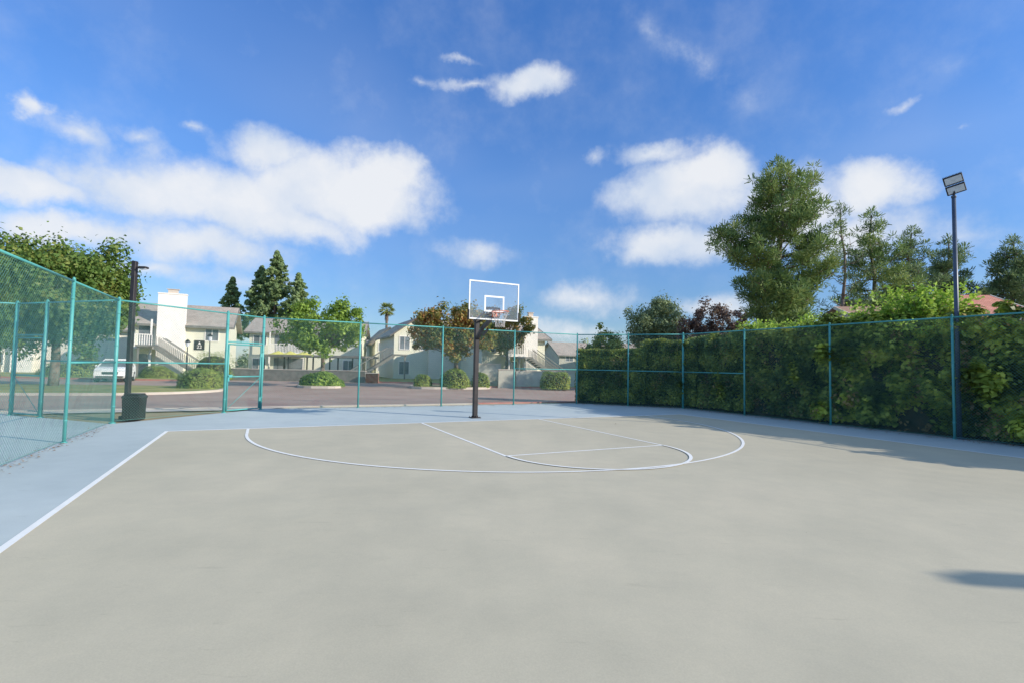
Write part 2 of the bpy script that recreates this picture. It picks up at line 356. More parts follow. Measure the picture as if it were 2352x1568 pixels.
for i in range(n):
    a0=2*math.pi*i/n; a1=2*math.pi*(i+1)/n
    mb.tube(rc+Vector((.229*math.cos(a0),.229*math.sin(a0),0)),rc+Vector((.229*math.cos(a1),.229*math.sin(a1),0)),.012,None,8)
mb.box((OX,by-.09,3.065),(.15,.16,.02)); mb.box((OX,by-.03,3.02),(.16,.02,.16))
for sx in(-1,1): mb.tube((OX+sx*.07,by-.04,2.96),(OX+sx*.15,by-.26,3.055),.009); mb.tube((OX+sx*.07,by-.04,3.07),(OX+sx*.16,by-.25,3.07),.009)
part(H0,'rim',mb,M_orange,True)
mb=MB(); lev=[(3.06,.225),(2.97,.19),(2.88,.16),(2.79,.14),(2.70,.125),(2.64,.13)]
for k in range(len(lev)-1):
    for i in range(12):
        for s in (.5,-.5):
            a0=2*math.pi*(i+.5*(k%2))/12; a1=a0+2*math.pi*s/12
            mb.tube(rc+Vector((lev[k][1]*math.cos(a0),lev[k][1]*math.sin(a0),lev[k][0]-3.07)),rc+Vector((lev[k+1][1]*math.cos(a1),lev[k+1][1]*math.sin(a1),lev[k+1][0]-3.07)),.0035,None,4)
part(H0,'net',mb,M_net)

# ---------------------------------------------------------------- lights / poles / bin
def flood(loc,label,hz=-62,sc=.84):
    T=thing('floodlight_pole',label,'floodlight',loc,TH,group='sports floodlights along the hedge fence')
    mb=MB(); mb.tube((0,0,-.1),(0,0,6.15),.055,.045,14); mb.tube((0,0,-.05),(0,0,.03),.14,.14,14); mb.tube((0,0,6.15),(0,0,6.2),.055,.055,14); part(T,'pole',mb,M_pole,True)
    Mx=Matrix.Translation((-.07,-.05,6.47))@Matrix.Rotation(math.radians(hz),4,'Z')@Matrix.Rotation(math.radians(26),4,'X')@Matrix.Rotation(math.radians(-14),4,'Y')@Matrix.Diagonal((sc*.92,sc,sc,1))
    mb=MB(); mb.tube((0,0,6.18),(-.02,-.02,6.34),.03); mb.box((0,.08,-.1),(.3,.03,.1),Mx); part(T,'bracket',mb,M_dark)
    for k,zc in ((0,-.15),(1,.15)):
        mb=MB(); mb.box((0,0,zc),(.50,.07,.27),Mx,bev=.012)
        for i in range(12): mb.box((-.23+.042*i,.06,zc),(.012,.06,.24),Mx)
        for i in range(14): mb.box((-.235+.036*i,-.01,zc+.145),(.014,.05,.03),Mx)
        h=part(T,'lamp_head',mb,M_dark)
        mb=MB(); mb.box((0,-.04,zc),(.43,.012,.2),Mx); l=part(h,'lens',mb,M_lens)
    return T
pw=cw(9.93,7.05)
flood(Vector((pw.x+.1,pw.y+.05,0)),'tall slim sports floodlight with twin flat lamp heads')
q=cw(9.98,21.6); flood(Vector((q.x+.10,q.y-.34,0)),'tall slim sports floodlight further along the hedge',-20,1.35)
p=svg(290,958,13.6)
T=thing('lamp_post','dark square lamp post beside the rubbish bin','lamp post',p,0)
mb=MB(); mb.box((0,0,2.12),(.115,.115,4.36),bev=.01); mb.box((0,0,.05),(.26,.26,.1),bev=.02); part(T,'pole',mb,M_dark)
mb=MB(); mb.box((.14,-.02,4.12),(.18,.05,.04)); mb.box((.27,-.03,4.12),(.2,.16,.06),bev=.015); part(T,'lamp_head',mb,M_plast)
mb=MB(); mb.box((.27,-.03,4.085),(.16,.12,.012)); part(T,'lens',mb,M_lens)
p=cw(-8.78,-2.93,-.02)
T=thing('rubbish_bin','square dark plastic rubbish bin standing against the fence','bin',p,math.radians(14))
mb=MB(); mb.prism([(-.17,-.17),(.17,-.17),(.17,.17),(-.17,.17)],0,.02)
vs=[];
for z,h in ((0,.18),(.56,.205)):
    vs+=[(-h,-h,z),(h,-h,z),(h,h,z),(-h,h,z)]
mb.add(vs,[(0,1,5,4),(1,2,6,5),(2,3,7,6),(3,0,4,7),(4,5,6,7)])
for i in range(5):
    for a in range(4):
        R=Matrix.Rotation(a*math.pi/2,4,'Z'); mb.box((-.144+.072*i,-.196,.28),(.036,.02,.5),R)
part(T,'body',mb,M_plast)
mb=MB(); mb.box((0,0,.61),(.45,.45,.10),bev=.03); mb.box((0,0,.68),(.38,.38,.05),bev=.02); part(T,'lid',mb,M_plast)

def lantern(px,py,d,h,label):
    T=thing('lamp_post',label,'lamp post',svg(px,py,d,0),group='garden lamp posts on the lawn')
    mb=MB(); mb.tube((0,0,-.05),(0,0,h-.5),.05,.035,10); mb.tube((0,0,0),(0,0,.25),.09,.06,10); part(T,'pole',mb,M_dark,True)
    mb=MB(); mb.tube((0,0,h-.5),(0,0,h-.15),.10,.17,8); part(T,'lamp_glass',mb,M_lens)
    mb=MB(); mb.tube((0,0,h-.15),(0,0,h+.05),.24,.05,8); mb.tube((0,0,h+.05),(0,0,h+.12),.02,.01,6); part(T,'lamp_cap',mb,M_dark)
lantern(427,870,38.8,3.1,'slim dark garden lamp post in front of the apartments')
lantern(478,870,39.5,3.6,'slim dark garden lamp post in front of the apartments')

# ---------------------------------------------------------------- foliage generators
def unit(rng,n):
    v=rng.normal(size=(n,3)); return v/np.linalg.norm(v,axis=1,keepdims=True)
def leafV(rng,P,N,size,aspect=.65):
    n=len(P); N=N/np.linalg.norm(N,axis=1,keepdims=True); T=np.cross(N,unit(rng,n)); T/=np.linalg.norm(T,axis=1,keepdims=True)+1e-9
    B=np.cross(N,T); L=size*rng.uniform(.65,1.3,(n,1))
    return np.stack([P-T*L*.5,P+B*L*aspect*.5+N*L*.08-T*L*.08,P+T*L*.5,P-B*L*aspect*.5+N*L*.08-T*L*.08],1)
def clumps(rng,cent,rad,nl,size,up=.25,jit=.8,flat=1.0):
    k=len(cent); U=unit(rng,k*nl); R=np.repeat(rad,nl)[:,None]; P=np.repeat(cent,nl,0)+U*R*rng.uniform(0,1,(k*nl,1))**.45*np.array([1,1,flat])
    N=U+jit*unit(rng,k*nl)+np.array([0,0,up]); return leafV(rng,P,N,size)
def broad_tree(name,label,cat,loc,cz,rx,ry,rz_,ncl,nl,leaf,mat,tr=.12,seed=1,group=None,crad=(.16,.3),trunk_top=None,lean=(0,0)):
    rng=np.random.default_rng(seed); T=thing(name,label,cat,loc,group=group)
    U=unit(rng,ncl); R=rng.uniform(.25,1,(ncl,1))**.5; cent=U*R*np.array([rx,ry,rz_])*rng.uniform(.8,1.12,(ncl,1))
    low=cent[:,2]<0; cent[low,2]*=.75; cent+=np.array([lean[0],lean[1],cz]); cent[:,2]+=.12*rz_*np.sin(cent[:,0]*2.1+seed)
    rad=rng.uniform(crad[0],crad[1],ncl)*min(rx,rz_)
    V=clumps(rng,cent,rad,nl,leaf)
    sp=clumps(rng,cent,rad*1.7,max(4,nl//8),leaf)
    obj('crown',fastmesh('crown',np.concatenate([V,sp]),mat),T)
    mb=MB(); tt=trunk_top or cz-.6*rz_; top=Vector((lean[0]*.5,lean[1]*.5,tt)); mb.path([Vector((0,0,-.1)),Vector((tr*.3,0,tt*.5)),top],[tr*1.25,tr,tr*.8],10)
    idx=rng.choice(ncl,min(ncl,26),replace=False)
    for i in idx:
        c=Vector(cent[i]); mid=(top+c)/2+Vector((rng.uniform(-.2,.2),rng.uniform(-.2,.2),-.1*rz_)); mb.path([top-Vector((0,0,rng.uniform(0,.4)*tt*.3)),mid,c],[tr*.45,tr*.25,tr*.08],5)
    part(T,'trunk',mb,M_bark,True); return T
def bladesV(rng,P,D,L,W):
    n=len(P); S=np.cross(D,unit(rng,n)); S/=np.linalg.norm(S,axis=1,keepdims=True)+1e-9
    L=L*rng.uniform(.6,1.2,(n,1)); return np.stack([P-S*W*.35,P+S*W*.35,P+D*L+S*W*.5,P+D*L-S*W*.3],1)
def pine(label,loc,H,prof,nlimb,mat,seed,h0=.15,npuff=5,nb=90,pr=(.38,.75),tl=.30,tw=.07,tr=.28,rise=.35,group='tall pine trees beyond the hedge',name='pine_tree',wh=0):
    # rounded needle puffs carried on upswept limbs, sky showing between the limbs
    rng=np.random.default_rng(seed); T=thing(name,label,'pine tree',loc,group=group); mb=MB()
    pts=[Vector((math.sin(i*1.3+seed)*.012*H*(i/8),math.cos(i*1.7+seed)*.01*H*(i/8),H*i/8*.97-(.1 if i==0 else 0))) for i in range(9)]
    mb.path(pts,[tr*(1-.88*i/8)+.02 for i in range(9)],10)
    def tp(f):
        f=min(max(f,0),.999)*8; i=int(f); return pts[i].lerp(pts[i+1],f-i)
    C0=[];R0=[]
    for k in range(nlimb):
        f=h0+(1-h0)*((k+rng.uniform(0,1))/nlimb)**.9
        if wh: f=h0+(1-h0)*(math.floor((f-h0)/(1-h0)*wh)+.5+rng.uniform(-.18,.18))/wh
        az=k*2.4+rng.uniform(-.6,.6); R=np.interp(f,prof[0],prof[1])*rng.uniform(.5,1.15)
        if R<.1: continue
        b=tp(f*.93); d=Vector((math.cos(az),math.sin(az),0)); e=b+d*R+Vector((0,0,R*rise*rng.uniform(.3,1.5))); m=b.lerp(e,.55)-Vector((0,0,R*.1))
        mb.path([b,m,e],[tr*.25*(1-.6*f)+.015,tr*.14*(1-.5*f)+.01,.014],5)
        nt=max(1,int(round(npuff*R/3.2)))
        for j in range(nt):
            t=1-.65*(j+rng.uniform(-.2,.3))/max(nt,1); t=min(1,max(.25,t)); q=(b.lerp(m,t/.55) if t<.55 else m.lerp(e,(t-.55)/.45)); off=Vector(rng.normal(size=3))*.30; off.z=abs(off.z)*.9
            C0.append(tuple(q+off)); R0.append(rng.uniform(*pr)*(1-.3*f)); mb.tube(q,q+off,.022,.01,4,False)
    C0+= [tuple(pts[-1]),tuple(pts[-1]+Vector((0,0,.35))),tuple(pts[-1]+Vector((.5,0,-.2))),tuple(pts[-1]+Vector((-.5,.1,-.3)))]; R0+=[.45,.3,.4,.4]
    P=np.array(C0); R1=np.array(R0); n=len(P)
    nbs=np.maximum(24,(nb*(R1/.5)**2).astype(int)); idx=np.repeat(np.arange(n),nbs); m_=len(idx)
    U=unit(rng,m_); r=R1[idx][:,None]*rng.uniform(.05,1,(m_,1))**.5
    PP=P[idx]+U*r*np.array([1.1,1.1,.85]); D=U+.5*unit(rng,m_)+[0,0,.55]; D/=np.linalg.norm(D,axis=1,keepdims=True)
    S1=np.cross(D,U); S1/=np.linalg.norm(S1,axis=1,keepdims=True)+1e-9; S1=S1+.5*unit(rng,m_); S1/=np.linalg.norm(S1,axis=1,keepdims=True)
    L=tl*rng.uniform(.6,1.25,(m_,1)); V=np.stack([PP-S1*tw*.35,PP+S1*tw*.35,PP+D*L+S1*tw*.45,PP+D*L-S1*tw*.3],1)
    obj('crown',fastmesh('crown',V,mat),T); part(T,'trunk',mb,M_bark,True); return T
def conifer(label,loc,H,R,n,mat,seed,size=.42,group='redwood trees behind the apartments'):
    rng=np.random.default_rng(seed); T=thing('redwood_tree',label,'redwood tree',loc,group=group); nc=n//30
    f=rng.uniform(.25,1,nc)**.8; az=rng.uniform(0,2*math.pi,nc); lay=np.floor(f*22)/22; r=R*(1-f)**.85*rng.uniform(.25,1.2,nc)*(1+.35*np.sin(lay*97+seed+az))
    cent=np.stack([np.cos(az)*r,np.sin(az)*r,H*f-.18*r],1); cent=np.concatenate([cent,[[0,0,H*.95],[0,0,H*.98],[0,0,H]]]); rad=np.concatenate([.09*R*rng.uniform(.4,1.4,nc)*(1.1-f)+.22,[.35,.25,.12]])
    V=clumps(rng,cent,rad,30,size,up=.2,jit=1.0,flat=.6); obj('crown',fastmesh('crown',V,mat),T)
    mb=MB(); mb.tube((0,0,-.1),(0,0,H*.97),H*.018,.03,8)
    for i in range(0,nc,3): c=Vector(cent[i]); mb.tube((0,0,c.z+.1),c,.05,.015,4,False)
    part(T,'trunk',mb,M_bark,True); return T
def bush(label,loc,rx,ry,h,mat=None,seed=1,n=3500,leaf=.10,group='clipped rounded shrubs by the road',box=.0,name='shrub',cat='shrub'):
    mat=mat or L_bush; rng=np.random.default_rng(seed); T=thing(name,label,cat,loc,group=group)
    U=unit(rng,n); U[:,2]=np.abs(U[:,2]); p=2.0+box
    k=(np.abs(U)**p).sum(1,keepdims=True)**(-1/p); Q=U*k*np.array([rx,ry,h]); s=1+.07*np.sin(Q[:,0:1]*3.1+seed)+.06*np.sin(Q[:,1:2]*3.7+Q[:,2:3]*4); Q=Q*s*rng.uniform(.86,1.03,(n,1))
    low=rng.uniform(0,1,n)<.25; Q[low,2]*=rng.uniform(0,.6,low.sum())
    V=leafV(rng,Q,U+.7*unit(rng,n)+[0,0,.2],leaf); obj('foliage',fastmesh('foliage',V,mat),T)
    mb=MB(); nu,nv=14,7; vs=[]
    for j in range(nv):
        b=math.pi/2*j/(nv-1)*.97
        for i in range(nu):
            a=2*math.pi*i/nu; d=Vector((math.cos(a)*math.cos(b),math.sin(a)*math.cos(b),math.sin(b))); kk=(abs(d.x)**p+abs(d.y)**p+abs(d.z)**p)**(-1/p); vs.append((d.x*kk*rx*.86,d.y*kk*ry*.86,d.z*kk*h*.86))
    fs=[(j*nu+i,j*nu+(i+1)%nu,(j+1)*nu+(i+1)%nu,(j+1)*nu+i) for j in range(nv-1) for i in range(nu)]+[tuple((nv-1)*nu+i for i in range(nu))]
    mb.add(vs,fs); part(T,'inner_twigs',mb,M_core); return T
def hedge(label,a,b,thick,h,mat,n,leaf,seed,bump=.12,ragged=.1,group='hedges behind the court fence',name='hedge',ncl=0,clr=(.15,.34),over=1.04,nbr=0):
    rng=np.random.default_rng(seed); A=cw(*a); B=cw(*b); d=B-A; L=d.length; T=thing(name,label,'hedge',A,math.atan2(d.y,d.x),group=group)
    bf=lambda x,z:bump*(np.sin(x*1.7+seed)+.7*np.sin(x*3.9+z*2.3+seed)+.6*np.sin(z*4.1-x*1.1)+.4*np.sin(x*8.3+z*5))*.4
    nf=int(n*.62); nt=int(n*.28); ne=n-nf-nt
    hh=lambda x:h+ragged*(np.sin(x*1.3+seed*2)+.6*np.sin(x*3.1)+.4*np.sin(x*6.7+1))*.5
    x=rng.uniform(0,L,nf); z=rng.uniform(.03,1,nf)**.95*hh(x); y=-bf(x,z)+rng.uniform(-.04,.18,nf)
    P=[np.stack([x,y,z],1)]; N=[np.tile([0,-1,.9],(nf,1))]
    x=rng.uniform(0,L,nt); y=rng.uniform(-.05,thick,nt); z=hh(x)+rng.uniform(-.12,.08,nt)+bf(x,y)*.6
    P.append(np.stack([x,y,z],1)); N.append(np.tile([0,-.2,1],(nt,1)))
    y=rng.uniform(0,thick,ne); z=rng.uniform(.03,1,ne)*h; sgn=rng.uniform(0,1,ne)<.5; x=np.where(sgn,bf(y,z),L-bf(y,z))
    P.append(np.stack([x,y,z],1)); N.append(np.stack([np.where(sgn,-1.,1.),np.zeros(ne),np.full(ne,.4)],1))
    P=np.concatenate(P); N=np.concatenate(N)+.75*unit(rng,n); V=[leafV(rng,P,N,leaf,.8)]
    if ncl:
        x=rng.uniform(0,L,ncl); z=rng.uniform(.1,over,ncl)*h; y=-bf(x,z)+rng.uniform(-.18,.08,ncl)+np.where(z>h*.95,rng.uniform(0,.6,ncl),0)
        V.append(clumps(rng,np.stack([x,y,z],1),rng.uniform(*clr,ncl),80,leaf*1.1,up=1.2,jit=.7,flat=1.1))
    obj('foliage',fastmesh('foliage',np.concatenate(V),mat),T)
    if nbr:
        x=rng.uniform(.3,L-.3,nbr); z=rng.uniform(.05,.9,nbr)*h; y=-bf(x,z)-.06
        obj('withered_foliage',fastmesh('withered_foliage',clumps(rng,np.stack([x,y,z],1),rng.uniform(.15,.4,nbr),38,leaf*.8,up=.6,jit=.9,flat=1.3),L_brown),T)
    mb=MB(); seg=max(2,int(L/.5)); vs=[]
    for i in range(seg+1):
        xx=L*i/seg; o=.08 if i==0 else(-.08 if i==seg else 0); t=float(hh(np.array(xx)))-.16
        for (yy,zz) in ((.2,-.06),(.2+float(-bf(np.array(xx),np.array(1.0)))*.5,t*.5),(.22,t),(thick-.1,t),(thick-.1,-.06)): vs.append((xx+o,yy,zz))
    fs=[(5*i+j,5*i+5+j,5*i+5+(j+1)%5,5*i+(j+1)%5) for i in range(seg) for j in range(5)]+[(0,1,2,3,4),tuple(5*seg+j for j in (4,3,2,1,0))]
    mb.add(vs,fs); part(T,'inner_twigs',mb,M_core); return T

hedge('low clipped green hedge at the court corner',(7.1,-5.9),(9.2,-3.6),1.3,2.38,L_hedge,15000,.085,3,.12,.05,ncl=30,clr=(.1,.2),over=.98,nbr=8)
hedge('dense clipped green hedge behind the angled fence',(9.3,-3.9),(10.15,-1.6),1.4,2.8,L_hedge,15000,.085,4,.2,.08,ncl=30,clr=(.1,.22),over=1,nbr=8)
hedge('tall clipped hedge with climbing vines',(10.25,-1.9),(10.25,3.2),1.3,2.95,L_hedge,30000,.10,5,.4,.16,ncl=130,clr=(.12,.28),nbr=30)
hedge('tall hedge smothered in broad-leaved vine',(10.38,3.1),(10.38,9.2),1.3,2.96,L_vine,24000,.14,6,.6,.25,ncl=210,over=1.1,nbr=48)
hedge('tall vine hedge with reddish young tips',(10.38,9.1),(10.38,14),1.3,2.95,L_vine,15000,.15,7,.6,.25,ncl=130,over=1.08,nbr=18)
hedge('tall vine hedge continuing beside the court',(10.38,13.9),(10.38,30),1.3,2.95,L_vine,14000,.22,8,.2,.1)

def shoots(label,a,b,h0,h1,n,mat,seed,wid=.6,leaf=.11,cat='climbing plant',name='climbing_plant',group='leafy shoots rising above the hedge',env0=.45,dens=1):
    rng=np.random.default_rng(seed); A=cw(*a); B=cw(*b); d=B-A; L=d.length; T=thing(name,label,cat,A,math.atan2(d.y,d.x),group=group); P=[]; mb=MB()
    for k in range(n):
        x=rng.uniform(0,L); y=rng.uniform(0,wid); env=env0+(1-env0)*abs(math.sin(x*1.1+seed)); hh=(h1-h0)*rng.uniform(.2,1)*env; lx=rng.normal()*.5; ly=rng.normal()*.4-.1; pts=[]
        for i in range(7):
            t=i/6; pts.append(Vector((x+lx*t*t,y+ly*t*t,h0-.3+(hh+.3)*(t-.22*t*t*t))))
        mb.path(pts,[.01*(1-.7*i/6) for i in range(7)],3)
        m=int(26*dens*(hh+.4)/.8)
        for i in range(m):
            t=rng.uniform(0,1)*6; j=min(int(t),5); q=pts[j].lerp(pts[j+1],t-j); P.append(np.array(q)+rng.normal(size=3)*.07)
    P=np.array(P); N=unit(rng,len(P))+[0,-.2,.6]; obj('foliage',fastmesh('foliage',leafV(rng,P,N,leaf,.6),mat),T); part(T,'stems',mb,M_bark)
shoots('bright lime green shoots sprouting above the hedge',(11.2,-.6),(11.2,4.0),2.8,3.95,230,L_lime,11,1.4,.12,env0=.5)
shoots('tall lime green arching shoots above the vine hedge',(11.0,3.6),(11.0,6.3),2.85,4.7,230,L_lime,12,1.4,.13,env0=.5)
shoots('reddish green shoots along the hedge top',(10.5,7.6),(10.5,12),2.85,3.3,260,L_orange,13,.9,.10,env0=.7)
shoots('trailing green shoots along the hedge top',(10.4,3.0),(10.4,9),2.75,3.3,190,L_lime,14,.6,.10)

# ---------------------------------------------------------------- trees
def tree_at(px,d): return Vector(((px-1176)/1145*d,d,-.04))
broad_tree('sweetgum_tree','large sweetgum with green leaves turning russet','sweetgum tree',tree_at(128,27),4.8,3.6,3.2,3.1,170,230,.2,L_gum,.2,21,'autumn sweetgum trees',(.16,.27))
broad_tree('sweetgum_tree','large dense sweetgum shading the lawn','sweetgum tree',tree_at(-10,25),4.4,3.4,3.0,3.0,140,200,.2,L_gum,.2,22,'autumn sweetgum trees',(.16,.27))
broad_tree('street_tree','leafy bright green tree on the kerbed island','tree',tree_at(742,33.5),3.85,2.9,2.4,2.1,110,90,.2,L_green,.13,23,None,(.15,.27))
broad_tree('sweetgum_tree','sweetgum with orange-brown autumn leaves beside shrubs','sweetgum tree',tree_at(1048,36),4.0,3.2,2.5,2.3,120,110,.2,L_autumn,.15,24,'autumn sweetgum trees',(.15,.27))
broad_tree('sweetgum_tree','sweetgum with russet leaves behind the hoop','sweetgum tree',tree_at(1165,44),4.6,2.2,2.2,2.2,70,90,.22,L_autumn,.13,25,'autumn sweetgum trees',(.15,.27))
broad_tree('broadleaf_tree','rounded grey-green tree beyond the hedge','tree',tree_at(1506,52),5.6,2.9,2.9,3.3,190,130,.22,L_olive,.16,26,None,(.16,.27))
broad_tree('broadleaf_tree','small loose green tree beyond the low hedge','tree',tree_at(1392,40),3.3,1.6,1.6,1.6,50,90,.18,L_bush,.09,27,None,(.18,.3))
broad_tree('plum_tree','dark purple-leaved plum tree beyond the hedge','plum tree',tree_at(1635,46),5.2,3.4,2.6,2.3,90,90,.22,L_purple,.14,28,None,(.16,.28))
pine('very tall bushy pine with upswept tufted branches',tree_at(1795,35),16.9,([0,.15,.3,.42,.6,.75,.88,.96,1],[2.2,2.5,3.0,3.6,3.9,3.1,2.5,1.6,.7]),84,L_pine,37,.14,8,115,(.36,.66),rise=.45,wh=13)
pine('slender sparse pine with open branches',tree_at(1940,42),16.0,([0,.3,.6,.85,1],[2.4,2.2,1.8,1.0,.2]),40,L_pineblue,32,.25,4,70,(.30,.52),tr=.2,wh=13)
pine('irregular spreading pine with tufted limbs',tree_at(2008,44),16.2,([0,.3,.6,.85,1],[3.4,3.3,2.8,1.7,.5]),58,L_pine,33,.2,7,90,(.36,.66),tw=.08,wh=11)
pine('broad pine with tufted limbs',tree_at(2096,46),15.2,([0,.3,.6,.85,1],[2.6,2.8,2.5,1.8,.6]),60,L_pineblue,34,.2,7,90,(.38,.7),tw=.08,wh=11)
pine('dark bushy pine beyond the houses',tree_at(2182,48),15.0,([0,.3,.6,.85,1],[2.6,2.7,2.5,1.8,.6]),64,L_pineblue,35,.2,7,90,(.4,.75),tw=.08,wh=11)
pine('dark bushy pine above the tiled roof',tree_at(2335,46),14.6,([0,.3,.6,.85,1],[3.2,3.2,2.9,2.0,.6]),76,L_pineblue,36,.2,7,90,(.4,.75),tw=.08,wh=11)
conifer('narrow dark redwood behind the apartments',tree_at(528,85),15.8,4.2,11000,L_redw,41)
conifer('broad redwood behind the apartments',tree_at(594,84),17.6,6.0,15000,L_redw,42)
conifer('tallest redwood with pointed crown',tree_at(628,82),19.8,6.6,17000,L_redw,43)
conifer('smaller redwood behind the apartments',tree_at(680,80),15.8,5.0,11000,L_redw,44)
def palm(loc,H,seed=5):
    rng=np.random.default_rng(seed); T=thing('palm_tree','slim fan palm rising behind the apartment roofs','palm tree',loc); mb=MB()
    mb.path([Vector((0,0,-.1)),Vector((.1,0,H*.5)),Vector((0,0,H))],[.28,.22,.2],10); 
    for i in range(60): a=i*2.4; z=H-1.6+1.5*i/60; mb.tube((.15*math.cos(a),.15*math.sin(a),z),(.35*math.cos(a),.35*math.sin(a),z-.3),.05,.02,3)
    part(T,'trunk',mb,M_bark,True); V=[]
    for k in range(44):
        az=k*2.4; el=rng.uniform(-.7,1.3); d=np.array([math.cos(az)*math.cos(el),math.sin(az)*math.cos(el),math.sin(el)]); base=np.array([0,0,H])+d*.65
        n=14; side=np.cross(d,[0,0,1.]); side/=np.linalg.norm(side)+1e-6; fan=np.linspace(-1.1,1.1,n)[:,None]; D=d*np.cos(fan)+side*np.sin(fan); D[:,2]-=.25; D/=np.linalg.norm(D,axis=1,keepdims=True)
        V.append(bladesV(rng,np.tile(base,(n,1)),D,.8,.08)); V.append(bladesV(rng,np.array([[0,0,H]]),d[None],.9,.05))
    obj('crown',fastmesh('crown',np.concatenate(V),L_palm),T)
palm(tree_at(886,84),10.6)
bush('clipped rounded shrub at the lawn end',svg(462,893,27.6,.03),1.15,1.0,1.05,seed=51,n=5000,leaf=.09,box=1.2)
bush('clipped rounded shrub on the lawn',svg(362,865,41,.03),1.5,1.2,1.05,seed=52)
bush('wide clipped shrub in front of apartments',svg(140,865,40,.03),1.9,1.2,1.2,seed=53)
bush('clipped rounded shrub on the lawn',svg(200,865,43,.03),1.2,1.2,1.8,seed=54)
bush('tall clipped shrub beside the apartments',svg(490,862,42,.03),1.5,1.2,2.2,seed=55,box=1)
bush('low spreading shrub on the kerbed island',svg(735,888,33.3,.05),1.25,.9,.95,L_green,seed=56,n=4000,leaf=.14)
bush('low shrub on the kerbed island',svg(768,888,33.0,.05),.6,.6,.5,L_green,seed=57,n=1800)
bush('clipped rounded shrub under the autumn tree',svg(1044,891,34.6,.05),1.05,.9,1.25,seed=58,n=4000,box=1)
bush('small clipped shrub under the autumn tree',svg(972,889,34.6,.05),.6,.6,.8,seed=59,n=2000,box=1)
bush('small clipped shrub beside the kerb',svg(1105,889,35.5,.05),.6,.6,1.1,seed=60,n=2000,box=1)
bush('clipped square shrub against the low wall',svg(1275,889,36,.05),.95,.8,1.25,seed=61,n=4000,box=2.5)
rng=np.random.default_rng(77); nc=520; X=rng.uniform(-140,140,nc); Yb=rng.uniform(118,135,nc); Zc=rng.uniform(0,1,nc)*(4.5+2.2*np.sin(X*.11)+1.6*np.sin(X*.31+2))
V=clumps(rng,np.stack([X,Yb,Zc],1),rng.uniform(1.2,2.6,nc),45,.75); o=obj('distant_tree_belt',fastmesh('distant_tree_belt',V,L_far)); o['kind']='stuff'; o['label']='far belt of mixed green trees beyond the estate'; o['category']='trees'

